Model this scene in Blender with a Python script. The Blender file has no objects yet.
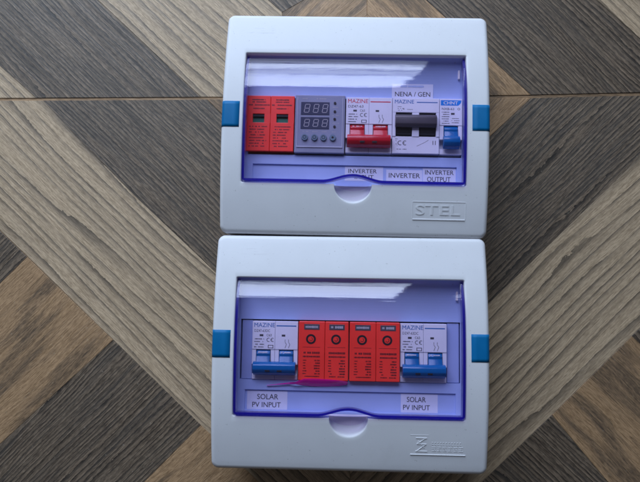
import bpy, bmesh, math, random
from mathutils import Vector, Matrix
random.seed(7)
sc = bpy.context.scene
col = sc.collection
MM = 0.001

# ---------------------------------------------------------------- camera
cam_d = bpy.data.cameras.new('camera')
cam = bpy.data.objects.new('camera', cam_d); col.objects.link(cam)
cam_d.sensor_fit = 'HORIZONTAL'; cam_d.sensor_width = 36.0
cam_d.lens = 620/640*36.0
cam_d.clip_start = 0.01; cam_d.clip_end = 50
CAM_LOC = (-0.008465, -0.04758, 0.529185)
ROT = Matrix(((0.99915258, -0.02345022, 0.03382623),
              (0.02647656, 0.99540812, -0.09198729),
              (-0.03151378, 0.09280494, 0.99518547)))
cam.matrix_world = Matrix.Translation(CAM_LOC) @ ROT.to_4x4()
sc.camera = cam

# ---------------------------------------------------------------- light
world = bpy.data.worlds.new('World'); sc.world = world; world.use_nodes = True
bg = world.node_tree.nodes['Background']
bg.inputs['Color'].default_value = (0.80, 0.86, 1.0, 1)
bg.inputs['Strength'].default_value = 0.055
sc.view_settings.view_transform = 'Standard'; sc.view_settings.look = 'None'
sc.view_settings.gamma = 1; sc.view_settings.use_curve_mapping = False
sc.view_settings.exposure = 0

def window_lamp(x0, x1, z0, z1, y, radiance):
    d = bpy.data.lights.new('window_light', 'AREA'); d.shape = 'RECTANGLE'
    d.size = x1-x0; d.size_y = z1-z0
    d.energy = radiance*math.pi*d.size*d.size_y
    d.color = (0.64, 0.785, 1.0)
    o = bpy.data.objects.new('window_light', d); col.objects.link(o)
    o.location = ((x0+x1)/2, y, (z0+z1)/2)
    o.rotation_euler = (math.radians(-90), 0, 0)      # shines towards -y
    return o
window_lamp(-1.15, 0.17, 0.43, 0.60, 1.00, 9.6)
window_lamp(-1.15, 0.17, 0.63, 0.82, 1.00, 6.2)
window_lamp(-1.15, 0.17, 0.85, 1.50, 1.00, 9.4)
window_lamp(0.37, 0.46, 0.50, 1.40, 1.00, 5.0)
window_lamp(-1.15, 0.17, 0.12, 0.41, 1.00, 3.0)

sc.cycles.max_bounces = 10; sc.cycles.transparent_max_bounces = 24
sc.cycles.filter_width = 1.7

# ---------------------------------------------------------------- materials
def new_mat(name):
    m = bpy.data.materials.new(name); m.use_nodes = True
    nt = m.node_tree; nt.nodes.clear()
    out = nt.nodes.new('ShaderNodeOutputMaterial')
    return m, nt, out
def N(nt, t, **kw):
    n = nt.nodes.new(t)
    for k, v in kw.items(): setattr(n, k, v)
    return n
def math_n(nt, op, a, b=None, c=None, clamp=False):
    n = N(nt, 'ShaderNodeMath', operation=op); n.use_clamp = clamp
    for i, s in enumerate((a, b, c)):
        if s is None: continue
        if hasattr(s, 'links'): nt.links.new(s, n.inputs[i])
        else: n.inputs[i].default_value = s
    return n.outputs[0]
def mix_c(nt, f, a, b):
    n = N(nt, 'ShaderNodeMix', data_type='RGBA')
    for s, i in ((f, 0), (a, 6), (b, 7)):
        if hasattr(s, 'links'): nt.links.new(s, n.inputs[i])
        elif i == 0: n.inputs[0].default_value = s
        else: n.inputs[i].default_value = (*s, 1)
    return n.outputs[2]
def smooth(nt, v, a, b, lo=0.0, hi=1.0):
    n = N(nt, 'ShaderNodeMapRange', interpolation_type='SMOOTHSTEP')
    nt.links.new(v, n.inputs[0])
    n.inputs[1].default_value = a; n.inputs[2].default_value = b
    n.inputs[3].default_value = lo; n.inputs[4].default_value = hi
    return n.outputs[0]
def noise(nt, vec, scale=1.0, detail=3, rough=.5, dist=0.0):
    n = N(nt, 'ShaderNodeTexNoise'); nt.links.new(vec, n.inputs['Vector'])
    n.inputs['Scale'].default_value = scale; n.inputs['Detail'].default_value = detail
    n.inputs['Roughness'].default_value = rough; n.inputs['Distortion'].default_value = dist
    return n.outputs[0]

def plastic(name, base, rough=.4, var=.04, bump=0.0, spec=.5, coat=0.0, scale=900, dust=0.0):
    m, nt, out = new_mat(name)
    b = N(nt, 'ShaderNodeBsdfPrincipled'); nt.links.new(b.outputs[0], out.inputs[0])
    tc = N(nt, 'ShaderNodeTexCoord')
    n1 = noise(nt, tc.outputs['Object'], 45, 4)
    c = mix_c(nt, smooth(nt, n1, .35, .7), tuple(x*(1-var) for x in base), tuple(min(1, x*(1+var)) for x in base))
    if dust:                                             # fine dust and a few grubby smears
        d1 = noise(nt, tc.outputs['Object'], 620, 2, .6)
        c = mix_c(nt, smooth(nt, d1, .70, .76, 0, dust), c, (.22, .20, .18))
        d2 = noise(nt, tc.outputs['Object'], 16, 5, .7)
        c = mix_c(nt, smooth(nt, d2, .56, .74, 0, dust*.25), c, (.42, .40, .36))
    nt.links.new(c, b.inputs['Base Color'])
    r = smooth(nt, n1, .3, .7, rough*.88, min(1, rough*1.12)); nt.links.new(r, b.inputs['Roughness'])
    b.inputs['Specular IOR Level'].default_value = spec
    b.inputs['Coat Weight'].default_value = coat
    if bump:
        n2 = noise(nt, tc.outputs['Object'], scale, 2)
        bp = N(nt, 'ShaderNodeBump'); bp.inputs['Strength'].default_value = 1
        bp.inputs['Distance'].default_value = bump
        nt.links.new(n2, bp.inputs['Height']); nt.links.new(bp.outputs[0], b.inputs['Normal'])
    return m

def clear_plastic(name, tint, rough=.03, diffuse=None, dmix=0.0):
    """thin tinted plastic: tinted transparency + Fresnel reflection"""
    m, nt, out = new_mat(name)
    tr = N(nt, 'ShaderNodeBsdfTransparent'); tr.inputs[0].default_value = (*tint, 1)
    gl = N(nt, 'ShaderNodeBsdfGlossy'); gl.inputs['Color'].default_value = (1, 1, 1, 1)
    tc = N(nt, 'ShaderNodeTexCoord')
    mp = N(nt, 'ShaderNodeMapping'); nt.links.new(tc.outputs['Object'], mp.inputs[0])
    mp.inputs['Scale'].default_value = (6, 330, 60)
    n1 = noise(nt, mp.outputs[0], 1, 3)
    gl.inputs['Roughness'].default_value = rough
    bp = N(nt, 'ShaderNodeBump'); bp.inputs['Distance'].default_value = 0.00012
    bp.inputs['Strength'].default_value = 1
    nt.links.new(n1, bp.inputs['Height']); nt.links.new(bp.outputs[0], gl.inputs['Normal'])
    geo = N(nt, 'ShaderNodeNewGeometry')                       # Schlick, the same for entering and leaving rays
    dt = N(nt, 'ShaderNodeVectorMath', operation='DOT_PRODUCT')
    nt.links.new(geo.outputs['Normal'], dt.inputs[0]); nt.links.new(geo.outputs['Incoming'], dt.inputs[1])
    inv = math_n(nt, 'SUBTRACT', 1.0, math_n(nt, 'ABSOLUTE', dt.outputs['Value']), clamp=True)
    frs = math_n(nt, 'ADD', math_n(nt, 'MULTIPLY', math_n(nt, 'POWER', inv, 5.0), .966), .034)
    base = tr.outputs[0]
    if dmix:
        df = N(nt, 'ShaderNodeBsdfDiffuse'); df.inputs[0].default_value = (*diffuse, 1)
        tl = N(nt, 'ShaderNodeBsdfTranslucent'); tl.inputs[0].default_value = (*diffuse, 1)
        m2 = N(nt, 'ShaderNodeMixShader'); m2.inputs[0].default_value = .5
        nt.links.new(df.outputs[0], m2.inputs[1]); nt.links.new(tl.outputs[0], m2.inputs[2])
        m1 = N(nt, 'ShaderNodeMixShader'); m1.inputs[0].default_value = dmix
        nt.links.new(tr.outputs[0], m1.inputs[1]); nt.links.new(m2.outputs[0], m1.inputs[2])
        base = m1.outputs[0]
    mx = N(nt, 'ShaderNodeMixShader')
    nt.links.new(frs, mx.inputs[0]); nt.links.new(base, mx.inputs[1]); nt.links.new(gl.outputs[0], mx.inputs[2])
    nt.links.new(mx.outputs[0], out.inputs[0])
    return m

def wood(name, kind):
    m, nt, out = new_mat(name)
    b = N(nt, 'ShaderNodeBsdfPrincipled'); nt.links.new(b.outputs[0], out.inputs[0])
    tc = N(nt, 'ShaderNodeTexCoord'); oi = N(nt, 'ShaderNodeObjectInfo')
    add = N(nt, 'ShaderNodeVectorMath', operation='ADD')
    cmb = N(nt, 'ShaderNodeCombineXYZ')
    r = math_n(nt, 'MULTIPLY', oi.outputs['Random'], 31.0)
    for i in range(3): nt.links.new(r, cmb.inputs[i])
    nt.links.new(tc.outputs['Object'], add.inputs[0]); nt.links.new(cmb.outputs[0], add.inputs[1])
    P = add.outputs[0]
    sx = N(nt, 'ShaderNodeSeparateXYZ'); nt.links.new(P, sx.inputs[0])
    def stretched(kx, ky, warp=None):
        c = N(nt, 'ShaderNodeCombineXYZ')
        nt.links.new(math_n(nt, 'MULTIPLY', sx.outputs[0], kx), c.inputs[0])
        y = math_n(nt, 'ADD', sx.outputs[1], warp) if warp else sx.outputs[1]
        nt.links.new(math_n(nt, 'MULTIPLY', y, ky), c.inputs[1])
        return c.outputs[0]
    # growth rings: a saw-tooth across the grain, bent by slow and by fine noise
    slow = math_n(nt, 'MULTIPLY', math_n(nt, 'SUBTRACT', noise(nt, stretched(4.5, 16), 1, 2), .5), WARP[kind])
    jag = math_n(nt, 'MULTIPLY', math_n(nt, 'SUBTRACT', noise(nt, stretched(110, 260), 1, 3, .6), .5), .0022)
    warp = math_n(nt, 'ADD', slow, jag)
    vary = noise(nt, stretched(1.5, 36), 1, 2)
    def rings(freq, amount):
        t = math_n(nt, 'MULTIPLY', math_n(nt, 'ADD', sx.outputs[1], warp), freq)
        t = math_n(nt, 'ADD', t, math_n(nt, 'MULTIPLY', vary, amount))
        return math_n(nt, 'FRACT', t)
    speck = noise(nt, stretched(170, 1300, slow), 1, 3, .65)
    fine = noise(nt, stretched(34, 820, slow), 1, 3, .6)
    mid = noise(nt, stretched(9, 210, warp), 1, 3, .55)
    broad = noise(nt, stretched(5.0, 34, slow), 1, 3, .6)
    fade = noise(nt, stretched(13, 85), 1, 3, .6)
    f = math_n(nt, 'ADD', math_n(nt, 'MULTIPLY', speck, .55), math_n(nt, 'MULTIPLY', fine, .45))
    if kind == 'dark':
        t = rings(290, 7)
        line = math_n(nt, 'MULTIPLY', math_n(nt, 'POWER', t, 1.8), smooth(nt, fade, .20, .52))
        c = mix_c(nt, smooth(nt, f, .34, .64), (.068, .047, .032), (.285, .205, .138))
        c = mix_c(nt, math_n(nt, 'MULTIPLY', line, .95), c, (.014, .012, .011))
        c = mix_c(nt, smooth(nt, mid, .46, .72, 0, .55), c, (.045, .038, .032))
    elif kind == 'tan':
        t = rings(108, 3.4)
        line = math_n(nt, 'MULTIPLY', math_n(nt, 'POWER', t, 3.2), smooth(nt, fade, .24, .50))
        c = mix_c(nt, smooth(nt, f, .32, .66), (.29, .200, .120), (.64, .470, .305))
        c = mix_c(nt, smooth(nt, mid, .5, .8, 0, .40), c, (.24, .185, .125))
        c = mix_c(nt, math_n(nt, 'MULTIPLY', line, .88), c, (.070, .054, .040))
    else:
        t = rings(75, 7)
        line = math_n(nt, 'MULTIPLY', math_n(nt, 'POWER', t, 3.0), smooth(nt, fade, .40, .68))
        c = mix_c(nt, smooth(nt, f, .32, .66), (.20, .115, .056), (.52, .32, .17))
        sm = math_n(nt, 'MULTIPLY', smooth(nt, broad, .50, .60), smooth(nt, f, .28, .66, 1, .45))
        c = mix_c(nt, math_n(nt, 'MULTIPLY', sm, .85), c, (.060, .046, .036))
        c = mix_c(nt, math_n(nt, 'MULTIPLY', line, .6), c, (.10, .068, .045))
    # small wear specks
    sp = noise(nt, P, 420, 2, .6)
    c = mix_c(nt, smooth(nt, sp, .68, .74, 0, .25), c, (.42, .36, .28))
    nt.links.new(c, b.inputs['Base Color'])
    nt.links.new(smooth(nt, mid, .3, .7, .40, .56), b.inputs['Roughness'])
    b.inputs['Specular IOR Level'].default_value = .38
    bp = N(nt, 'ShaderNodeBump'); bp.inputs['Distance'].default_value = 0.00035; bp.inputs['Strength'].default_value = .8
    hgt = math_n(nt, 'SUBTRACT', f, math_n(nt, 'MULTIPLY', line, .5)); nt.links.new(hgt, bp.inputs['Height']); nt.links.new(bp.outputs[0], b.inputs['Normal'])
    return m
WARP = {'dark': .014, 'tan': .016, 'brown': .03}
WOOD = {k: wood(k+'_wood', k) for k in ('dark', 'tan', 'brown')}
M = {}
M['cover'] = plastic('white_cover_plastic', (.745, .74, .765), .42, .012, .00001, .22, 0.0, 2500, .5)
M['tray'] = plastic('white_tray_plastic', (.38, .50, .82), .42, .02, dust=.35)
M['blank'] = plastic('blank_plastic', (.32, .41, .70), .45, .02)
M['deep'] = plastic('enclosure_inside', (.30, .31, .35), .6, .05)
M['inlay'] = plastic('blue_inlay', (.0, .145, .36), .5, .05, 0, .25)
M['lid'] = clear_plastic('tinted_lid', (.985, .935, 1.0), .03)
M['skirt'] = clear_plastic('deep_blue_lid_edge', (.13, .09, .80), .35, (.03, .018, .46), .6)
M['red'] = plastic('red_plastic', (.98, .045, .030), .42, .06)
M['redlever'] = plastic('crimson_lever', (.50, .008, .022), .22, .06)
M['bluelever'] = plastic('blue_lever', (.0, .12, .35), .22, .06)
M['light'] = plastic('light_grey_plastic', (.74, .78, .88), .40, .03)
M['white'] = plastic('white_plastic', (.80, .80, .82), .38, .02)
M['grey'] = plastic('grey_plastic', (.25, .285, .39), .42, .05)
M['greylip'] = plastic('pale_grey_plastic', (.42, .46, .55), .42, .05)
M['black'] = plastic('black_plastic', (.018, .018, .022), .35, .1)
M['darkgrey'] = plastic('dark_grey_plastic', (.075, .07, .085), .35, .08)
M['display'] = plastic('display_glass', (.060, .070, .115), .2, .05)
M['digit'] = plastic('digit_grey', (.42, .43, .46), .5, .05)
M['button'] = plastic('button_teal_grey', (.15, .235, .30), .35, .05)
M['green'] = plastic('green_flag', (.02, .16, .10), .4, .05)
M['bright'] = plastic('bright_blue', (.0, .22, .70), .4, .04)
M['ink'] = plastic('dark_ink', (.045, .045, .06), .55, .05)
M['redink'] = plastic('red_ink', (.60, .03, .06), .5, .05)
M['blueink'] = plastic('blue_ink', (.01, .14, .42), .5, .05)
M['spdink'] = plastic('print_on_red', (.11, .008, .012), .5, .05)
M['paper'] = plastic('label_film', (.68, .74, .90), .22, .02)
M['magenta'] = clear_plastic('magenta_reflection', (1.0, .12, .70), .2, (1.0, .02, .62), .9)  # pink reflected light painted as the colour of an added strip

# ---------------------------------------------------------------- geometry helpers
def link(name, bm, mat, parent=None, smooth_ang=None):
    bmesh.ops.recalc_face_normals(bm, faces=bm.faces)
    me = bpy.data.meshes.new(name); bm.to_mesh(me); bm.free()
    me.materials.append(mat)
    if smooth_ang is not None:
        for p in me.polygons: p.use_smooth = True
        me.set_sharp_from_angle(angle=math.radians(smooth_ang))
    o = bpy.data.objects.new(name, me); col.objects.link(o)
    if parent: o.parent = parent
    return o

def add_box(bm, x0, x1, y0, y1, z0, z1, bev=0.0, seg=2):
    g = bmesh.ops.create_cube(bm, size=1)
    vs = g['verts']
    for v in vs:
        v.co = Vector(((x0+x1)/2+v.co.x*(x1-x0), (y0+y1)/2+v.co.y*(y1-y0), (z0+z1)/2+v.co.z*(z1-z0)))
    if bev:
        es = list({e for v in vs for e in v.link_edges})
        bmesh.ops.bevel(bm, geom=es, offset=bev, segments=seg, affect='EDGES', profile=.5)

def add_prism(bm, pts, axis, a0, a1, bev=0.0):
    """pts: closed 2D outline; axis 'x' -> pts are (y,z) extruded over x, 'z' -> pts are (x,y)"""
    def P(p, a): return Vector((a, p[0], p[1])) if axis == 'x' else Vector((p[0], p[1], a))
    A = [bm.verts.new(P(p, a0)) for p in pts]; B = [bm.verts.new(P(p, a1)) for p in pts]
    n = len(pts); fs = [bm.faces.new(A), bm.faces.new(B)]
    for i in range(n): fs.append(bm.faces.new((A[i], A[(i+1) % n], B[(i+1) % n], B[i])))
    bmesh.ops.recalc_face_normals(bm, faces=fs)
    if bev:
        es = list({e for f in fs for e in f.edges})
        bmesh.ops.bevel(bm, geom=es, offset=bev, segments=2, affect='EDGES', profile=.5)

def add_cyl(bm, x, y, z0, z1, r, seg=20, r2=None):
    n = seg; r2 = r if r2 is None else r2
    A = [bm.verts.new((x+r*math.cos(2*math.pi*i/n), y+r*math.sin(2*math.pi*i/n), z0)) for i in range(n)]
    B = [bm.verts.new((x+r2*math.cos(2*math.pi*i/n), y+r2*math.sin(2*math.pi*i/n), z1)) for i in range(n)]
    bm.faces.new(A[::-1]); bm.faces.new(B)
    for i in range(n): bm.faces.new((A[i], A[(i+1) % n], B[(i+1) % n], B[i]))

def add_arc(bm, x, y, z, r, w, a0, a1, h=.06, n=20):
    """flat arc strip with a little thickness"""
    rows = []
    for i in range(n+1):
        a = math.radians(a0+(a1-a0)*i/n); c, s = math.cos(a), math.sin(a)
        rows.append([bm.verts.new((x+rr*c, y+rr*s, zz)) for rr, zz in ((r-w/2, z), (r+w/2, z), (r+w/2, z+h), (r-w/2, z+h))])
    for i in range(n):
        for k in range(4):
            bm.faces.new((rows[i][k], rows[i][(k+1) % 4], rows[i+1][(k+1) % 4], rows[i+1][k]))
    if abs(a1-a0) < 360: bm.faces.new(rows[0]); bm.faces.new(rows[-1])

class Frame:
    """local frame of a thing: converts enclosure coordinates (u right, v down, z up, in mm) to its own metres"""
    def __init__(s, uc, vc, zb): s.uc, s.vc, s.zb = uc, vc, zb
    def scale(s, bm):
        for v in bm.verts:
            v.co = Vector(((v.co.x-s.uc)*MM, (v.co.y+s.vc)*MM, (v.co.z-s.zb)*MM))
    def link(s, name, bm, mat, parent, smooth_ang=None):
        s.scale(bm); return link(name, bm, mat, parent, smooth_ang)
# in a bmesh before Frame.link: x = u, y = -v, z in mm

def box(bm, u0, u1, v0, v1, z0, z1, bev=0.0): add_box(bm, u0, u1, -v1, -v0, z0, z1, bev)

def text_bm(bm, s, u0, u1, v0, v1, z, h=.05, bold=0.0):
    cu = bpy.data.curves.new('lettering', 'FONT'); cu.body = s; cu.size = 1.0; cu.extrude = 0.0
    cu.resolution_u = 3
    o = bpy.data.objects.new('lettering', cu); col.objects.link(o)
    dg = bpy.context.evaluated_depsgraph_get(); dg.update()
    me = bpy.data.meshes.new_from_object(o.evaluated_get(dg))
    xs = [v.co.x for v in me.vertices]; ys = [v.co.y for v in me.vertices]
    ax, bx, ay, by = min(xs), max(xs), min(ys), max(ys)
    t = bmesh.new(); t.from_mesh(me)
    bmesh.ops.remove_doubles(t, verts=t.verts, dist=1e-5)
    r = bmesh.ops.extrude_face_region(t, geom=list(t.faces))
    for v in [e for e in r['geom'] if isinstance(e, bmesh.types.BMVert)]: v.co.z += 1.0
    for v in t.verts:
        v.co = Vector((u0+(v.co.x-ax)/(bx-ax)*(u1-u0), -v1+(v.co.y-ay)/(by-ay)*(v1-v0), z+v.co.z*h))
    tmp = bpy.data.meshes.new('t'); t.to_mesh(tmp); t.free(); bm.from_mesh(tmp)
    if bold:                                            # a second, shifted copy thickens the strokes
        for v in tmp.vertices: v.co.x += bold*6; v.co.y += bold*2; v.co.z += h*.3
        bm.from_mesh(tmp)
    bpy.data.meshes.remove(tmp); bpy.data.meshes.remove(me)
    bpy.data.objects.remove(o); bpy.data.curves.remove(cu)

def microprint(bm, u0, u1, v0, v1, z, rows, rnd, fill=.8, th=.55, gap=.18):
    """print too small to read: ragged little dashes"""
    for i in range(rows):
        v = v0+(v1-v0)*(i+.5)/rows; u = u0+rnd.random()*.6
        end = u0+(u1-u0)*(fill+(1-fill)*rnd.random())
        while u < end:
            w = .25+rnd.random()*.9
            if rnd.random() > gap:
                hh = (v1-v0)/rows*th*(.7+.3*rnd.random())
                box(bm, u, min(u+w, end), v-hh/2, v+hh/2, z, z+.05)
            u += w+.16

# ---------------------------------------------------------------- the floor
PLANKS=[
 ('tan',-0.723,[(-554.3, 118.7), (-282.6, 123.1), (-317.4, 152.0), (-561.8, 367.9), (-583.2, 367.9)]),
 ('dark',-0.737,[(-282.6, 123.1), (-134.8, 126.4), (-232.2, 214.5), (-401.1, 368.2), (-561.8, 367.9), (-317.4, 152.0)]),
 ('tan',-0.753,[(-134.8, 126.4), (-63.2, 127.5), (-65.7, 204.7), (-78.6, 216.2), (-229.3, 368.5), (-401.1, 368.2), (-232.2, 214.5)]),
 ('dark',-0.769,[(-65.7, 204.7), (-46.4, 216.5), (86.2, 369.0), (-229.3, 368.5), (-78.6, 216.2)]),
 ('brown',0.808,[(-65.7, 204.7), (-63.2, 127.5), (11.3, 128.7), (8.4, 279.7), (-46.4, 216.5)]),
 ('brown',-0.773,[(8.6, 269.4), (11.3, 128.7), (153.2, 132.8), (61.7, 217.7)]),
 ('dark',-0.787,[(153.2, 132.8), (296.3, 138.6), (210.9, 219.3), (62.8, 369.0), (86.2, 369.0), (8.4, 279.7), (8.6, 269.4), (61.7, 217.7)]),
 ('tan',-0.809,[(296.3, 138.6), (464.5, 145.6), (477.4, 369.6), (62.8, 369.0), (210.9, 219.3)]),
 ('tan',-0.721,[(-438.2, 118.3), (-276.1, 120.9), (-234.8, 79.6), (-184.2, 32.6), (-138.4, -7.4), (2.2, -133.2), (5.2, -269.2), (-114.4, -163.2), (-306.2, 4.4)]),
 ('dark',0.820,[(-554.0, 116.4), (-438.2, 118.3), (-280.6, -18.6), (-509.8, -263.8)]),
 ('dark',-0.733,[(-276.1, 120.9), (-129.4, 124.2), (-0.8, 2.8), (2.2, -133.2), (-138.4, -7.4), (-184.2, 32.6), (-234.8, 79.6)]),
 ('brown',-0.750,[(-129.4, 124.2), (-3.5, 126.7), (-0.8, 2.8)]),
 ('brown',0.806,[(-280.6, -18.6), (-201.0, -87.7), (-496.6, -377.0), (-509.8, -263.8)]),
 ('dark',0.798,[(-201.0, -87.7), (-122.3, -156.1), (-291.6, -334.5), (-460.4, -341.8)]),
 ('brown',0.787,[(-122.3, -156.1), (5.2, -269.2), (-50.3, -324.2), (-291.6, -334.5)]),
 ('brown',0.797,[(-3.5, 126.7), (153.2, 130.1), (-0.2, -21.2)]),
 ('dark',0.789,[(153.2, 130.1), (301.3, 136.0), (115.7, -49.5), (2.8, -161.8), (-0.2, -21.2)]),
 ('tan',0.781,[(301.3, 136.0), (454.4, 142.8), (242.1, -65.2), (169.1, -138.5), (110.2, -195.9), (5.9, -300.2), (2.8, -161.8), (115.7, -49.5)]),
 ('dark',-0.789,[(235.4, -71.9), (454.4, 142.8), (464.3, 143.0), (440.3, -273.1)]),
 ('brown',-0.751,[(235.4, -71.9), (440.3, -273.1), (432.6, -406.0), (326.0, -308.0), (213.9, -190.6), (169.1, -138.5)]),
 ('dark',-0.731,[(169.1, -138.5), (213.9, -190.6), (326.0, -308.0), (30.5, -320.7), (5.9, -300.2), (110.2, -195.9)]),
]
bm = bmesh.new(); add_box(bm, -3, 3, -3, 3, -.02, -.0007)
fl = link('floor', bm, WOOD['brown']); fl['kind'] = 'structure'
for kind, ang, pts in PLANKS:
    cx = sum(p[0] for p in pts)/len(pts); cy = sum(p[1] for p in pts)/len(pts)
    c, s = math.cos(-ang), math.sin(-ang)
    loc = [((x-cx)*c-(y-cy)*s, (x-cx)*s+(y-cy)*c) for x, y in pts]
    area = sum(a[0]*b[1]-b[0]*a[1] for a, b in zip(loc, loc[1:]+loc[:1]))
    if area < 0: loc = loc[::-1]
    n = len(loc)
    def inset(d):
        out = []
        for i in range(n):
            p0, p1, p2 = Vector(loc[i-1]), Vector(loc[i]), Vector(loc[(i+1) % n])
            e1 = (p1-p0).normalized(); e2 = (p2-p1).normalized()
            n1 = Vector((-e1.y, e1.x)); n2 = Vector((-e2.y, e2.x))
            b = n1+n2; k = b.dot(n1)
            out.append(p1+b*(d/max(k, .4)))
        return out
    bm = bmesh.new()
    rings = [[bm.verts.new((p.x*MM, p.y*MM, z*MM)) for p in inset(d)] for d, z in ((.05, -2.0), (.05, -.25), (.30, 0.0))]
    bm.faces.new(rings[-1])
    for a, b in zip(rings, rings[1:]):
        for i in range(n): bm.faces.new((a[i], a[(i+1) % n], b[(i+1) % n], b[i]))
    o = link('plank', bm, WOOD[kind]); o.parent = fl
    o.location = (cx*MM, cy*MM, 0); o.rotation_euler = (0, 0, ang)

# ---------------------------------------------------------------- the enclosures
BW, BH = 200.0, 170.8
def dome(v): return 71.8-(v-BH/2)**2/640.0
def face_z(u, v):
    """front surface of the cover with its rounded outer edge"""
    R = 4.5; i = min(u, BW-u, v, BH-v)
    return dome(v) if i >= R else dome(v)-R+math.sqrt(max(0, R*R-(R-max(i, 0))**2))
BOX = {}
BOX[1] = Matrix.Translation((0, (BH+1)*MM, 0))
BOX[2] = Matrix.Translation((-0.93*MM, -0.53*MM, 0)) @ Matrix.Rotation(0.0103, 4, 'Z')
def place(o, b, u, v, z, extra=0.0):
    m = BOX[b] @ Matrix.Translation(((u-100)*MM, -v*MM, z*MM)) @ Matrix.Rotation(extra, 4, 'Z')
    o.location = m.translation; o.rotation_euler = (0, 0, m.to_euler().z)
def thing(name, label, cat, group=None):
    o = bpy.data.objects.new(name, None); col.objects.link(o)
    o.empty_display_size = .01
    o['label'] = label; o['category'] = cat
    if group: o['group'] = group
    return o
def copy_tree(o, parent=None):
    c = o.copy(); col.objects.link(c); c.parent = parent
    for ch in list(o.children): copy_tree(ch, c)
    return c

WU0, WU1, WV0, WV1 = 15.0, 183.8, 32.0, 133.0        # window opening
NC = 99.5                                            # centre of the finger notch
def seq(u0, u1):
    """sample positions along a horizontal side, dense round the notch"""
    f = [i/26 for i in range(27)]
    a = [WU0+1+(NC-14.2-WU0-1)*t for t in f]
    b = [NC-14.2*math.cos(math.pi*i/48) for i in range(1, 48)]
    c = [NC+14.2+(WU1-1-NC-14.2)*t for t in f]
    s = a+b+c
    return [u0+(u1-u0)*(x-s[0])/(s[-1]-s[0]) for x in s], s
def ring(u0, u1, v0, v1, r, bump=0.0, bw=14.2, nv=24, nc=8):
    pts = []
    def corner(cx, cy, a0):
        for i in range(1, nc):
            a = math.radians(a0+90*i/nc); pts.append((cx+r*math.cos(a), cy+r*math.sin(a)))
    top, _ = seq(u0+r, u1-r)
    for u in top: pts.append((u, v0))
    corner(u1-r, v0+r, -90)
    for i in range(nv+1): pts.append((u1, v0+r+(v1-v0-2*r)*i/nv))
    corner(u1-r, v1-r, 0)
    bot, ref = seq(u0+r, u1-r)
    for u, q in zip(bot[::-1], ref[::-1]):
        d = (q-NC)/bw
        dv = bump*math.sqrt(1-d*d) if abs(d) < 1 and bump else 0
        pts.append((u, v1+dv))
    corner(u0+r, v1-r, 90)
    for i in range(nv+1): pts.append((u0, v1-r-(v1-v0-2*r)*i/nv))
    corner(u0+r, v0+r, 180)
    return pts

def outer(b, i, r):
    t, q = ((-2.4, .5) if b == 1 else (-.2, 2.6))             # the shells overhang their back boxes a little unevenly
    return ring(-1.5+i, BW+1.2-i, t+i, BH+q-i, r)
def make_cover(F, parent, b):
    rings = []
    R = 3.2
    rings.append([(p[0], p[1], 28.0) for p in outer(b, 1.6, 4.0)])
    rings.append([(p[0], p[1], 27.6) for p in outer(b, .5, 5.0)])
    rings.append([(p[0], p[1], 30.0) for p in outer(b, .1, 5.4)])
    for k in range(9):
        a = math.radians(90*k/8); i = R*(1-math.cos(a)); dr = R*(1-math.sin(a))
        rings.append([(p[0], p[1], dome(p[1])-dr) for p in outer(b, i, max(5.5-i, 1.0))])
    rim = outer(b, R, 1.0)
    def op(d, b): return ring(WU0+d, WU1-d, WV0+d, WV1-d, 1.0+max(0, -d), 13.6*b+(0 if d > -.5 else 0), 14.2)
    inner = op(-1.1, 1.04)
    for k in range(1, 9):
        t = k/9
        rings.append([((1-t)*a[0]+t*b[0], (1-t)*a[1]+t*b[1], 0) for a, b in zip(rim, inner)])
        rings[-1] = [(x, y, dome(y)) for x, y, _ in rings[-1]]
    for d, b, dz in ((-1.1, 1.04, 0), (-.7, 1.02, -.11), (-.35, 1.01, -.35), (-.1, .99, -.75), (0, .97, -1.4)):
        rings.append([(x, y, dome(y)+dz) for x, y in op(d, b)])
    for b, dz in ((.93, -3.0), (.86, -4.8), (.75, -6.2), (.60, -7.2), (.36, -7.8), (.05, -8.0)):
        rings.append([(x, y, dome(y)+dz) for x, y in op(.05, b)])
    rings.append([(x, y, 55.6) for x, y in op(.1, 0)])
    bm = bmesh.new(); prev = None
    for rg in rings:
        vs = [bm.verts.new((x, -y, z)) for x, y, z in rg]
        if prev:
            n = len(vs)
            for i in range(n): bm.faces.new((prev[i], prev[(i+1) % n], vs[(i+1) % n], vs[i]))
        prev = vs
    o = F.link('cover', bm, M['cover'], parent, 38)
    return o

def terrace(bm, us, vs, level):
    """a moulded plate: every cell has its level (None = hole), with walls between unequal cells"""
    def lv(i, j):
        if i < 0 or j < 0 or i >= len(us)-1 or j >= len(vs)-1: return None
        return level((us[i]+us[i+1])/2, (vs[j]+vs[j+1])/2)
    LOW = 44.0
    def q(a): bm.faces.new([bm.verts.new(p) for p in a])
    for i in range(len(us)-1):
        for j in range(len(vs)-1):
            z = lv(i, j)
            if z is None: continue
            u0, u1, v0, v1 = us[i], us[i+1], vs[j], vs[j+1]
            q([(u0, -v1, z), (u1, -v1, z), (u1, -v0, z), (u0, -v0, z)])
    for i in range(len(us)):
        for j in range(len(vs)-1):
            a, b = lv(i-1, j), lv(i, j)
            a = LOW if a is None else a; b = LOW if b is None else b
            if a != b: q([(us[i], -vs[j], a), (us[i], -vs[j+1], a), (us[i], -vs[j+1], b), (us[i], -vs[j], b)])
    for j in range(len(vs)):
        for i in range(len(us)-1):
            a, b = lv(i, j-1), lv(i, j)
            a = LOW if a is None else a; b = LOW if b is None else b
            if a != b: q([(us[i], -vs[j], a), (us[i+1], -vs[j], a), (us[i+1], -vs[j], b), (us[i], -vs[j], b)])

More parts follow.
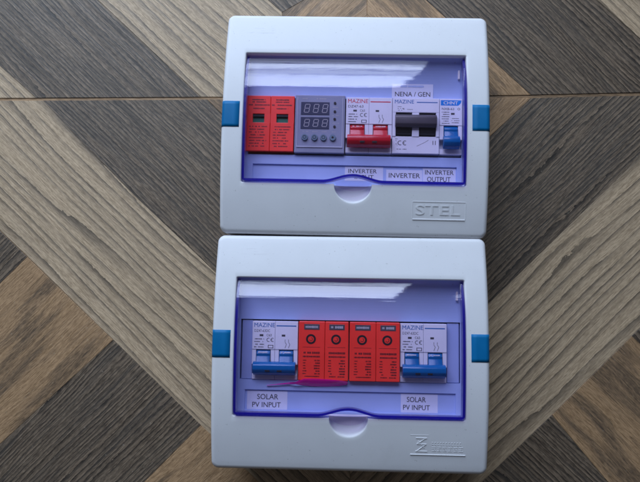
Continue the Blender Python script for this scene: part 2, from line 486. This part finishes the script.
CU0, CU1, CV0, CV1 = 17.2, 183.0, 63.3, 108.6        # cut-out for the devices
PU0, PU1, PV0, PV1 = 21.4, 179.4, 116.0, 131.2       # recessed strip for the labels
TZ, PZ = 55.0, 53.6
def lid_z(v):
    z = dome(v)+2.4
    if v < 61: z -= 76-math.sqrt(76**2-(61-v)**2)
    return z
def tab(u):
    d = (u-NC)/13.3
    return 6.0*(1-d*d)**.6 if abs(d) < 1 else 0.0

def make_enclosure(b, label, blanks):
    root = thing('enclosure', label, 'electrical box', 'pair of white enclosures with blue tinted lids')
    place(root, b, 100, BH/2, 0)
    F = Frame(100, BH/2, 0)
    bm = bmesh.new(); add_box(bm, 3, BW-3, -BH+3, -3, .2, 29, 2.0)
    F.link('back_box', bm, M['white'], root)
    make_cover(F, root, b)
    # moulded tray behind the lid
    bm = bmesh.new()
    us = sorted({13, CU0, PU0, CU1, PU1, 187}); vs = sorted({30, 46, 60, CV0, CV1, PV0, PV1, 136})
    def level(u, v):
        if CU0 < u < CU1 and CV0 < v < CV1: return None
        if PU0 < u < PU1 and PV0 < v < PV1: return PZ
        if v < 60: return None
        return TZ
    terrace(bm, us, vs, level)
    ap = [(30+30*k/14, TZ+8.5*(1-k/14)**2.4) for k in range(15)]
    for (a, za), (c, zc) in zip(ap, ap[1:]):
        bm.faces.new([bm.verts.new(p) for p in ((13, -a, za), (187, -a, za), (187, -c, zc), (13, -c, zc))])
    # (the sloping apron below the top edge)
    F.link('tray', bm, M['tray'], root)
    bm = bmesh.new(); box(bm, 12, 188, 58, 113, 30, 44.5)
    F.link('inner_back', bm, M['deep'], root)
    for (u0, u1) in blanks:
        bm = bmesh.new(); box(bm, u0, u1, CV0+.8, CV1-.3, 46, 54.2, .4)
        F.link('blank_filler', bm, M['blank'], root)
    # blue inlays, wrapped over both side edges
    for side in (0, 1):
        bm = bmesh.new(); rows = []
        prof = [(-.06, 55.0), (-.06, 60.0)]; e0, e1 = -1.5, BW+1.2
        for k in range(10):
            i = 3.2*(1-math.cos(math.radians(10*k)))
            prof.append((i, None))
        prof += [(6, None), (9, None), (13.7 if side == 0 else 13.4, None)]
        nvv = 8
        for u, z in prof:
            row = []
            for j in range(nvv+1):
                v = (71.6 if b == 1 else 71.0)+20.0*j/nvv
                if z is None:
                    i = max(u, 0); R = 3.2
                    zz = (dome(v) if i >= R else dome(v)-R+math.sqrt(max(0, R*R-(R-i)**2)))+.12
                else: zz = z-(71.8-dome(v))
                if z is None and u < 1: uu = u-.06
                else: uu = u
                row.append(bm.verts.new((e0+uu if side == 0 else e1-uu, -v, zz)))
            rows.append(row)
        for a, c in zip(rows, rows[1:]):
            for j in range(nvv): bm.faces.new((a[j], a[j+1], c[j+1], c[j]))
        o = F.link('side_inlay', bm, M['inlay'], root, 40)
        s = o.modifiers.new('thickness', 'SOLIDIFY'); s.thickness = .0002; s.offset = 0
    # lid
    bm = bmesh.new()
    U = [15.5+(183.3-15.5)*i/110 for i in range(111)]
    top, bot = [], []
    for u in U:
        v1 = WV1-.5+tab(u)
        if u < 16.6: v1 -= 1.1-(u-15.5)
        if u > 182.2: v1 -= 1.1-(183.3-u)
        T, B = [], []
        for j in range(41):
            t = j/40; v = 32.7+(v1-32.7)*t
            dz = 0
            if v > WV1-2.5: dz = -.10*(v-WV1+2.5)**2
            e = .25 if j in (0, 40) or u in (U[0], U[-1]) else 0
            T.append(bm.verts.new((u, -v, lid_z(v)+max(dz, -1.5)-e)))
            B.append(bm.verts.new((u, -v, lid_z(v)+max(dz, -1.5)-1.5)))
        top.append(T); bot.append(B)
    for i in range(110):
        for j in range(40):
            bm.faces.new((top[i][j], top[i][j+1], top[i+1][j+1], top[i+1][j]))
            bm.faces.new((bot[i][j], bot[i+1][j], bot[i+1][j+1], bot[i][j+1]))
        for j in (0, 40): bm.faces.new((top[i][j], top[i+1][j], bot[i+1][j], bot[i][j]))
    for i in (0, 110):
        for j in range(40): bm.faces.new((top[i][j], top[i][j+1], bot[i][j+1], bot[i][j]))
    lid = F.link('lid', bm, M['lid'], root, 35)
    # its deep skirt (left, bottom with an arch over the thumb tab, right)
    path = [(16.3, 33.6+i*4.1) for i in range(24)]
    path += [(16.3, 130.0), (16.6, 130.9), (17.4, 131.3)]
    for i in range(1, 60):
        u = 17.4+(181.4-17.4)*i/60; d = min(1, abs(u-NC)/23.5)
        path.append((u, 131.3-4.6*(.5+.5*math.cos(math.pi*d))))
    path += [(181.4, 131.3), (182.2, 130.9), (182.5, 130.0)]
    path += [(182.5, 128-i*4.1) for i in range(24)]
    bm = bmesh.new(); rows = []
    for i, (u, v) in enumerate(path):
        a = path[max(0, i-1)]; c = path[min(len(path)-1, i+1)]
        du, dv = c[0]-a[0], c[1]-a[1]; L = math.hypot(du, dv); nx, ny = -dv/L, du/L
        w = .85
        zt = lid_z(v)-1.45; zb = max(lid_z(v)-8.0, 55.4)
        rows.append([bm.verts.new((u+s*nx*w, -(v+s*ny*w), z)) for s, z in ((-1, zt), (1, zt), (1, zb), (-1, zb))])
    for a, c in zip(rows, rows[1:]):
        for k in range(4): bm.faces.new((a[k], a[(k+1) % 4], c[(k+1) % 4], c[k]))
    bm.faces.new(rows[0]); bm.faces.new(rows[-1])
    F.link('lid_edge', bm, M['skirt'], lid, 40)
    # hinge lugs at the upper corners of the lid
    for u in (179.4,):
        bm = bmesh.new(); box(bm, u, u+1.6, 36, 47, 55.1, 58.2, .4)
        F.link('hinge', bm, M['white'], root)
    return root, F

def conform(bm, lift=0.0):
    for v in bm.verts: v.co.z += dome(-v.co.y)+lift

def sticker(F, root, u0, u1, v0, v1, lines, z=PZ, label=None):
    bm = bmesh.new(); box(bm, u0, u1, v0, v1, z+.01, z+.12)
    s = F.link('label_sticker', bm, M['paper'], root)
    if label: s['label'] = label
    bm = bmesh.new()
    for t, a, b, c, d in lines: text_bm(bm, t, a, b, c, d, z+.13, bold=.012)
    F.link('lettering', bm, M['ink'], s)

def stroke(bm, u0, v0, u1, v1, w, h):
    """raised bar with softened edges between two points"""
    du, dv = u1-u0, v1-v0; L = math.hypot(du, dv); nx, ny = -dv/L*w/2, du/L*w/2
    lo = [(u0+nx, v0+ny), (u1+nx, v1+ny), (u1-nx, v1-ny), (u0-nx, v0-ny)]
    k = .45
    hi = [(u0+nx*k, v0+ny*k), (u1+nx*k, v1+ny*k), (u1-nx*k, v1-ny*k), (u0-nx*k, v0-ny*k)]
    A = [bm.verts.new((x, -y, -.05)) for x, y in lo]; B = [bm.verts.new((x, -y, h)) for x, y in hi]
    bm.faces.new(B)
    for i in range(4): bm.faces.new((A[i], A[(i+1) % 4], B[(i+1) % 4], B[i]))

# upper enclosure
up, FU = make_enclosure(1, 'white enclosure at the top, its lower corner embossed STEL, with a digital meter inside', [])
bm = bmesh.new()
text_bm(bm, 'STEL', 147.0, 180.0, 147.6, 155.0, -.02, .26, .03)
stroke(bm, 144.8, 158.3, 184.0, 158.3, 1.1, .5)
stroke(bm, 144.8, 145.2, 184.0, 145.2, .6, .26)
stroke(bm, 144.5, 145.6, 144.5, 157.7, .5, .2)
stroke(bm, 184.3, 145.6, 184.3, 157.7, .5, .2)
conform(bm); FU.link('embossed_logo', bm, M['cover'], up)
bm = bmesh.new(); text_bm(bm, 'UTEL.8', 16, 36, 9.5, 14.5, -.03, .10, 0.0)
conform(bm); FU.link('faint_embossing', bm, M['cover'], up)
sticker(FU, up, 93.3, 122.9, 116.6, 127.9, [('INVERTER', 95.9, 118.0, 118.6, 121.8), ('INPUT', 101, 115.6, 123.2, 126.4)], label='white sticker reading INVERTER INPUT')
sticker(FU, up, 125.4, 153.2, 118.6, 127.6, [('INVERTER', 127.4, 151.4, 121.2, 124.9)], label='white sticker reading INVERTER')
sticker(FU, up, 153.6, 178.9, 116.9, 128.8, [('INVERTER', 155.3, 177.3, 118.4, 121.9), ('OUTPUT', 156.9, 174.9, 123.6, 127.4)], label='white sticker reading INVERTER OUTPUT')
bm = bmesh.new(); microprint(bm, 134.5, 153.5, 51.4, 53.8, 55.62, 1, random.Random(2), .95, .7, .12)
sticker(FU, up, 128.6, 160.6, 50.2, 62.0, [('NENA / GEN', 131, 158.4, 57.0, 60.7)], z=TZ+.4, label='white sticker reading NENA / GEN above a changeover switch')
FU.link('faint_print', bm, M['tray'], up)

# lower enclosure
lo, FL = make_enclosure(2, 'white enclosure at the bottom holding four red modules between two blue-lever breakers', [(18.2, 26.2), (173.2, 182.2)])
bm = bmesh.new()
stroke(bm, 144.8, 158.9, 184.6, 158.9, .9, .5)
stroke(bm, 144.6, 144.4, 158, 144.4, .4, .14)
for a in ((148.6, 146.6, 156.6, 146.6), (155.8, 146.6, 149.4, 151.0), (149.4, 151.0, 156.2, 151.0), (156.2, 151.0, 149.2, 156.4),
          (148.4, 156.4, 157.0, 156.4), (150.4, 148.8, 154.8, 153.8)): stroke(bm, *a, .75, .34)
rr = random.Random(5)
for (v0, hh, n, st) in ((150.6, 1.8, 11, 2.0), (154.4, 3.2, 6, 3.9)):
    for k in range(n):
        u = 160.2+k*st
        if hh < 2:
            stroke(bm, u, v0-hh/2, u+.9, v0-hh/2, .4, .22); stroke(bm, u, v0+hh/2, u+1.2, v0+hh/2, .4, .22); stroke(bm, u+.2, v0-hh/2, u+.2, v0+hh/2, .35, .2)
        else:
            stroke(bm, u, v0-1.3, u+3.0, v0-1.3, .5, .2); stroke(bm, u, v0+.1, u+2.7, v0+.1, .45, .16)
            stroke(bm, u+.1, v0+1.5, u+3.1, v0+1.5, .5, .2)
            if k % 2: stroke(bm, u+1.5, v0-1.6, u+1.5, v0+1.6, .4, .26)
            else: stroke(bm, u+.6, v0-1.2, u+2.6, v0+1.5, .4, .26)
conform(bm); FL.link('embossed_logo', bm, M['cover'], lo)
bm = bmesh.new(); text_bm(bm, 'UTEL.8', 17, 37, 9.5, 14.5, -.03, .10, 0.0)
conform(bm); FL.link('faint_embossing', bm, M['cover'], lo)
sticker(FL, lo, 23.1, 53.6, 117.0, 130.9, [('SOLAR', 30.7, 46.6, 119.4, 123.3), ('PV INPUT', 27.1, 48.6, 125.4, 129.2)], label='white sticker reading SOLAR PV INPUT, on the left')
sticker(FL, lo, 138.8, 166.3, 117.0, 130.9, [('SOLAR', 143.3, 157.4, 119.3, 123.1), ('PV INPUT', 140.5, 160.4, 125.2, 128.9)], label='white sticker reading SOLAR PV INPUT, on the right')

# ---------------------------------------------------------------- the devices
NZ = 58.0                                            # height of the front noses
def ce_mark(bm, u, v, s, z):
    add_arc(bm, u, -v, z, s, s*.32, 60, 300)
    add_arc(bm, u+s*2.35, -v, z, s, s*.32, 60, 300)
    box(bm, u+s*1.35, u+s*2.2, v-s*.16, v+s*.16, z, z+.06)

def breaker(label, u0, u1, v0, lever, ink, brand, model, group=None, poles=2):
    """miniature circuit breaker: body, rocker levers with one tie bar, prints"""
    w = u1-u0; vc = v0+22
    root = thing('circuit_breaker', label, 'circuit breaker', group)
    F = Frame((u0+u1)/2, vc, 46)
    V = lambda d: v0+d
    pw = w/poles
    bm = bmesh.new()
    box(bm, u0, u1, V(0), V(44), 46, 52.5, .4)
    for p in range(poles):
        a = u0+p*pw; b = a+pw
        a += .06; b -= .06
        box(bm, a, b, V(.2), V(21.4), 52, NZ, .35)                      # printed face
        box(bm, a, a+3.1, V(21.3), V(32.5), 52, NZ-.4, .3)               # cheeks of the lever well
        box(bm, b-3.1, b, V(21.3), V(32.5), 52, NZ-.4, .3)
        box(bm, a, b, V(39.6), V(43.8), 52, NZ-2.0, .4)                  # lower strip
    F.link('body', bm, M['light'], root)
    for p in range(poles):
        a = u0+p*pw+3.5; b = u0+(p+1)*pw-3.5
        bm = bmesh.new()
        add_prism(bm, [(-V(21.6), 53), (-V(21.6), 56.6), (-V(24.5), 58.6), (-V(26.2), 58.2), (-V(31), 60.6), (-V(35), 60), (-V(35), 53)], 'x', a, b, .3)
        F.link('lever', bm, lever, root, 40)
    bm = bmesh.new()
    add_prism(bm, [(-V(30.0), 58.5), (-V(30.6), 61.6), (-V(32.4), 63.6), (-V(35.8), 63.9), (-V(38.6), 62.2), (-V(40.4), 58.8), (-V(38.6), 57.4), (-V(33), 57.2)],
              'x', u0+(1.3 if poles > 1 else 2.4), u1-(1.3 if poles > 1 else 2.4), .6)
    h = F.link('lever_bar', bm, lever, root, 40)
    if poles > 1:
        bm = bmesh.new()
        for c in (.36, .62): box(bm, u0+w*c-1.8, u0+w*c+1.8, V(36.0), V(37.3), 62.9, 63.7, .1)
        F.link('slot', bm, M['black'], h)
    z = NZ+.01; rnd = random.Random(int(u0*10))
    if brand:
        bm = bmesh.new()
        text_bm(bm, brand, u0+1.4, u0+17.0, V(1.6), V(4.7), z, bold=.006)
        box(bm, u0+pw+.9, u1-1.4, V(3.2), V(4.0), z, z+.05)
        F.link('brand_lettering', bm, ink, root)
        bm = bmesh.new()
        text_bm(bm, model, u0+1.6, u0+13.4, V(6.4), V(8.4), z)
        box(bm, u0+5.6, u0+8.4, V(10.1), V(11.6), z, z+.05)
        box(bm, u0+pw+5.0, u0+pw+7.7, V(10.1), V(11.6), z, z+.05)
        ce_mark(bm, u0+12.4, V(14.2), 1.3, z)
        text_bm(bm, 'C63', u0+10.8, u0+14.6, V(9.8), V(11.6), z)
        microprint(bm, u0+1.6, u0+9.4, V(12.6), V(20.6), z, 4, rnd, .85, .38)
        for (a, b, c, d) in ((12, 18, 16, 18.4), (12, 18, 12.5, 20.4), (15.6, 18, 16.1, 20.4), (12, 20, 16, 20.4)):
            box(bm, u0+a, u0+c, V(b), V(d), z, z+.05)
        for k in (0, 2.6):                                              # pole symbol
            stroke_flat(bm, u0+pw+7.6+k, V(13.8), u0+pw+7.6+k, V(15.6), z)
            stroke_flat(bm, u0+pw+7.6+k, V(15.8), u0+pw+8.7+k, V(17.4), z)
            stroke_flat(bm, u0+pw+8.7+k, V(17.4), u0+pw+7.6+k, V(20.2), z)
        F.link('fine_print', bm, M['ink'], root)
        if poles > 1:
            bm = bmesh.new()
            for p in range(poles):
                a = u0+p*pw+4.8
                microprint(bm, a, a+pw-9.6, V(22.6), V(24.2), 58.75, 1, rnd, .9, .5, .05)
            F.link('lever_print', bm, M['white'], root)
    return root, F, V

def stroke_flat(bm, u0, v0, u1, v1, z, w=.32):
    du, dv = u1-u0, v1-v0; L = math.hypot(du, dv); nx, ny = -dv/L*w/2, du/L*w/2
    pts = [(u0+nx, v0+ny), (u1+nx, v1+ny), (u1-nx, v1-ny), (u0-nx, v0-ny)]
    A = [bm.verts.new((x, -y, z)) for x, y in pts]; B = [bm.verts.new((x, -y, z+.05)) for x, y in pts]
    bm.faces.new(B); bm.faces.new(A[::-1])
    for i in range(4): bm.faces.new((A[i], A[(i+1) % 4], B[(i+1) % 4], B[i]))

BL = 'circuit breakers with blue levers in the lower enclosure'
r1, F1, _ = breaker('two-pole breaker with a joined blue lever, left end of the lower enclosure', 26.4, 61.0, 64.4, M['bluelever'], M['blueink'], 'MAZINE', 'DZ47-63DC', BL)
place(r1, 2, F1.uc, F1.vc, F1.zb)
r2 = copy_tree(r1); r2['label'] = 'two-pole breaker with a joined blue lever, right of the red modules in the lower enclosure'
place(r2, 2, 155.2, F1.vc, F1.zb)
r3, F3, _ = breaker('two-pole breaker with a wide crimson lever beside the digital meter', 93.1, 129.0, 62.6, M['redlever'], M['redink'], 'MAZINE', 'DZ47-63')
place(r3, 1, F3.uc, F3.vc, F3.zb)

# narrow breaker, upper right
r4, F4, V4 = breaker('narrow single-pole breaker with a small blue lever at the right end of the upper enclosure', 165.6, 183.0, 62.6, M['bluelever'], M['blueink'], None, None, None, 1)
z = NZ+.01
bm = bmesh.new()
add_prism(bm, [(166.3, -V4(1.4)), (166.3, -V4(5.6)), (179.8, -V4(5.6)), (181.8, -V4(3.6)), (182.2, -V4(1.4))][::-1], 'z', z, z+.06)
p = F4.link('brand_plate', bm, M['bright'], r4); p['label'] = 'blue lozenge with white lettering'
bm = bmesh.new(); text_bm(bm, 'CHNT', 168.4, 179.4, V4(2.3), V4(4.8), z+.07, bold=.02)
F4.link('lettering', bm, M['white'], p)
bm = bmesh.new(); rnd = random.Random(3)
text_bm(bm, 'NXB-63', 167.2, 176.6, V4(7.4), V4(9.2), z); microprint(bm, 167.0, 173.4, V4(10), V4(20.6), z, 6, rnd, .85, .34)
box(bm, 174.2, 177.0, V4(11.4), V4(12.9), z, z+.05); microprint(bm, 174.6, 181.6, V4(15), V4(20), z, 3, rnd, .8, .34)
add_arc(bm, 180.2, -V4(8.3), z, .8, .3, 0, 360)
F4.link('fine_print', bm, M['ink'], r4)
place(r4, 1, F4.uc, F4.vc, F4.zb)

# changeover switch
u0, u1, v0 = 129.2, 165.4, 62.6
F = Frame((u0+u1)/2, v0+22, 46); V = lambda d: v0+d
ch = thing('changeover_switch', 'changeover switch with a dark grey rocker bar under the NENA / GEN sticker', 'switch')
bm = bmesh.new()
box(bm, u0, u1, V(0), V(44), 46, 52, .4); box(bm, u0+.05, u1-.05, V(.2), V(11.6), 51.5, NZ, .35)
box(bm, u0+.05, u1-.05, V(30.4), V(43.8), 51.5, NZ-.6, .35)
box(bm, u0+.05, u0+2.6, V(11.4), V(30.6), 51.5, NZ-.1, .3); box(bm, u1-2.6, u1-.05, V(11.4), V(30.6), 51.5, NZ-.1, .3)
box(bm, u0+15.2, u0+20.6, V(11.4), V(30.6), 51.5, NZ-.1, .3)
F.link('body', bm, M['light'], ch)
for a, b in ((u0+2.7, u0+15.1), (u0+20.7, u1-2.7)):
    bm = bmesh.new(); box(bm, a, b, V(11.7), V(30.3), 51.8, 54.0)
    F.link('well', bm, M['black'], ch)
    bm = bmesh.new(); add_prism(bm, [(-V(12.6), 54), (-V(13.2), 56.8), (-V(20), 59.0), (-V(28), 57.6), (-V(29.4), 54)], 'x', a+.5, b-.5, .3)
    F.link('rocker', bm, M['black'], ch, 40)
bm = bmesh.new()
add_prism(bm, [(-V(13.6), 58.2), (-V(14.0), 60.6), (-V(16.0), 62.3), (-V(21.4), 62.3), (-V(23.6), 60.6), (-V(23.6), 58.0)], 'x', u0+2.0, u1-2.4, .5)
F.link('rocker_bar', bm, M['darkgrey'], ch, 40)
z = NZ+.01
bm = bmesh.new(); text_bm(bm, 'MAZINE', u0+1.6, u0+16.4, V(1.6), V(4.5), z, bold=.004); box(bm, u0+18.6, u1-1.6, V(3.1), V(3.8), z, z+.05)
F.link('brand_lettering', bm, M['blueink'], ch)
bm = bmesh.new(); rnd = random.Random(9)
microprint(bm, u0+3.6, u0+9, V(6.4), V(10.6), z, 3, rnd, .8, .34); microprint(bm, u0+8, u0+17, V(8.6), V(9.8), z, 1, rnd, .9, .3)
z2 = NZ-.59
ce_mark(bm, u0+6.2, V(35.6), 1.6, z2); microprint(bm, u0+2.2, u0+4.2, V(31.8), V(38.4), z2, 5, rnd, .9, .4); microprint(bm, u0+3, u0+12, V(39.6), V(41.4), z2, 1, rnd, .9, .3)
stroke_flat(bm, u0+19, V(38), u0+25, V(35), z2, .25); stroke_flat(bm, u0+25, V(35), u0+28, V(33), z2, .25)
box(bm, u0+31.2, u0+31.7, V(33.5), V(36.8), z2, z2+.05); box(bm, u0+33, u0+33.5, V(33.5), V(36.8), z2, z2+.05)
F.link('fine_print', bm, M['ink'], ch)
place(ch, 1, F.uc, F.vc, F.zb)

# surge arresters
def arrester(label, us, v0, v1, kind, group):
    root = thing('surge_arrester', label, 'surge arrester', group)
    F = Frame((us[0]+us[-1])/2, (v0+v1)/2, 46)
    rnd = random.Random(int(us[0]*7))
    for a, b in zip(us, us[1:]):
        bm = bmesh.new()
        a += .12; b -= .12; m = (a+b)/2; w = b-a
        if kind == 'flag':
            # face built round a sunken window
            z0 = NZ; wa, wb, wc, wd = m-4.6, m+4.6, v0+14.6, v0+21.4
            box(bm, a, b, v0, v1, 46, 55.4, .3)
            box(bm, a, b, v0, wc, 55, z0, .35); box(bm, a, b, wd, v1, 55, z0, .35)
            box(bm, a, wa, wc-.4, wd+.4, 55, z0-.02, 0); box(bm, wb, b, wc-.4, wd+.4, 55, z0-.02, 0)
            mod = F.link('module', bm, M['red'], root)
            bm = bmesh.new(); box(bm, wa, wb, wc, wd, 55.2, 55.7)
            f = F.link('indicator_window', bm, M['green'], mod)
            bm = bmesh.new(); box(bm, wa+.05, wb-.05, wc+.1, wc+1.9, 55.5, 57.3)
            F.link('window_lip', bm, M['black'], mod)
            bm = bmesh.new()
            for (c, d, x, n) in ((2.4, 6.0, .30, 2), (6.6, 8.4, .46, 1), (9.4, 11.2, .26, 1)):
                microprint(bm, m-w*x, m+w*x, v0+c, v0+d, z0+.01, n, rnd, .92, .62, .08)
            microprint(bm, a+2.0, b-2.0, v0+23.6, v0+41.4, z0+.01, 8, rnd, .7, .42, .22)
            F.link('fine_print', bm, M['spdink'], mod)
        else:
            z0 = NZ+1.4
            box(bm, a, b, v0, v1, 46, z0, .5)
            mod = F.link('module', bm, M['red'], root)
            bm = bmesh.new(); box(bm, m-5.8, m+5.8, v0+2.0, v0+6.2, z0-.2, z0+.18, .15)
            s = F.link('dark_slot', bm, M['darkgrey'], mod)
            bm = bmesh.new(); microprint(bm, m-5.0, m+5.0, v0+2.8, v0+5.4, z0+.19, 1, rnd, .95, .75, .1)
            F.link('slot_print', bm, M['digit'], mod)
            bm = bmesh.new(); add_arc(bm, m-.6, -(v0+13.2), z0+.01, 3.0, 1.5, 0, 360)
            add_arc(bm, m-.6, -(v0+13.2), z0+.01, 1.2, .4, 200, 430)
            F.link('round_emblem', bm, M['black'], mod)
            bm = bmesh.new()
            box(bm, m-6.8, m+6.4, v0+19.0, v0+19.25, z0+.01, z0+.06)
            microprint(bm, m-6.4, m+6.4, v0+22.2, v0+24.4, z0+.01, 1, rnd, .98, .8, .05)
            microprint(bm, m-6.6, m+6.6, v0+25.2, v0+27.0, z0+.01, 1, rnd, .98, .7, .05)
            for k in range(6):
                vv = v0+28.2+k*1.95
                microprint(bm, m-6.6, m-4.4+rnd.random(), vv, vv+1.4, z0+.01, 1, rnd, .9, .6, .1)
                microprint(bm, m+1.4+rnd.random()*1.5, m+6.4, vv, vv+1.5, z0+.01, 1, rnd, .97, .8, .04)
            microprint(bm, m-5.6, m+6.2, v0+40.0, v0+41.4, z0+.01, 1, rnd, .98, .6, .1)
            F.link('fine_print', bm, M['spdink'], mod)
    return root, F
a, F = arrester('red two-module arrester with green indicator windows, left of the digital meter', [15.7, 34.2, 52.9], 62.6, 106.6, 'flag', None)
place(a, 1, F.uc, F.vc, F.zb)
SG = 'red surge arresters in the middle of the lower enclosure'
a, F = arrester('red arrester pair beside the left blue-lever breaker, with an added pink reflection strip at its foot', [61.5, 81.4, 99.2], 64.2, 107.9, 'slot', SG)
place(a, 2, F.uc, F.vc, F.zb)
a2 = copy_tree(a); a2['label'] = 'red arrester pair touching the right blue-lever breaker'
place(a2, 2, F.uc+38.3, F.vc, F.zb)

# digital meter
u0, u1, v0, v1 = 53.5, 92.4, 61.6, 107.4
F = Frame((u0+u1)/2, (v0+v1)/2, 46)
vm = thing('digital_meter', 'grey voltage protector with two unlit digit displays and four round buttons', 'digital meter')
bm = bmesh.new(); box(bm, u0, u1, v0, v1, 46, 58.2, .5)
F.link('body', bm, M['grey'], vm)
bm = bmesh.new()
box(bm, u0+1.6, u1-1.6, v1-5.0, v1-4.1, 58.0, 58.8, .2); box(bm, u0+1.6, u0+2.2, v0+2, v1-4.4, 58.0, 58.5, .15); box(bm, u1-2.2, u1-1.6, v0+2, v1-4.4, 58.0, 58.5, .15)
F.link('front_rim', bm, M['greylip'], vm)
def seven(bm, u, v, w, h, z, t=.42):
    s = .55
    for (a, b, c, d) in ((0, 0, w, 0), (0, h/2, w, h/2), (0, h, w, h), (0, 0, 0, h/2), (0, h/2, 0, h), (w, 0, w, h/2), (w, h/2, w, h)):
        du, dv = c-a, d-b; L = math.hypot(du, dv); g = .22
        sl = lambda vv: -.16*(vv-h/2)
        stroke_flat(bm, u+a+du/L*g+sl(b), v+b+dv/L*g, u+c-du/L*g+sl(d), v+d-dv/L*g, z, t)
for (a, b, c, d) in ((58.0, 80.2, 67.2, 77.4), (58.0, 80.2, 79.2, 88.6)):
    bm = bmesh.new(); box(bm, a, b, c, d, 58.0, 58.5, .12)
    ds = F.link('display', bm, M['display'], vm)
    for k in range(3):
        bm = bmesh.new(); seven(bm, a+3.0+k*7.0, c+1.9, 3.6, d-c-3.8, 58.51)
        F.link('digit', bm, M['digit'], ds)
for v in (67.9, 74.6, 80.6, 86.6):
    bm = bmesh.new(); add_cyl(bm, 84.4, -v, 58.1, 58.7, 1.0); F.link('indicator_lamp', bm, M['black'], vm)
for i, u in enumerate((61.4, 69.0, 76.0, 83.2)):
    bm = bmesh.new(); add_cyl(bm, u, -95.4, 58.0, 59.6, 2.7, 24, 2.35); b = F.link('button', bm, M['button'], vm, 40)
    bm = bmesh.new()
    if i == 3: add_cyl(bm, u, -95.4, 59.6, 59.66, .9)
    else: add_arc(bm, u, -95.4, 59.61, 1.2, .4, 0, 360)
    F.link('button_mark', bm, M['black'], b)
bm = bmesh.new(); rnd = random.Random(4)
microprint(bm, 58, 64, 63.6, 65.4, 58.21, 1, rnd, .8, .4); microprint(bm, 70, 79, 63.6, 65.4, 58.21, 1, rnd, .8, .4)
for v in (70.6, 77.2, 83.2): microprint(bm, 82.6, 88, v, v+1.1, 58.21, 1, rnd, .9, .5)
for u in (60, 67, 74, 81): microprint(bm, u, u+4.6, 90.2, 91.2, 58.21, 1, rnd, .9, .5)
F.link('fine_print', bm, M['digit'], vm)
place(vm, 1, F.uc, F.vc, F.zb)

# added solid strip standing in for a pink reflection below the arresters
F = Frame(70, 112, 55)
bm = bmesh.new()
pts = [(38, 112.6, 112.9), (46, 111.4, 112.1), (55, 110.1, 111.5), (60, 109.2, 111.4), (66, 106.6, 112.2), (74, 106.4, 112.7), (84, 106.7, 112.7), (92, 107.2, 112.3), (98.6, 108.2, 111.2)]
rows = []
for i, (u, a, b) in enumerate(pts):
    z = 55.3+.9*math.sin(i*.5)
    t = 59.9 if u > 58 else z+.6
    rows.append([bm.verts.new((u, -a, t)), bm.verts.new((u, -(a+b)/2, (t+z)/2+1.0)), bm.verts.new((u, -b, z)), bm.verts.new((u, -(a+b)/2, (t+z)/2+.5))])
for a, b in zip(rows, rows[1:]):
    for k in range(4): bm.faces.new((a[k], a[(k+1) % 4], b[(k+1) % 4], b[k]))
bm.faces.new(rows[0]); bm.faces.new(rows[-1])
refl = F.link('reflection_streak', bm, M['magenta'], None, 60)
place(refl, 2, 70, 112, 55)
refl['label'] = 'magenta strip added for a reflection along the foot of the red modules'; refl['category'] = 'reflection'
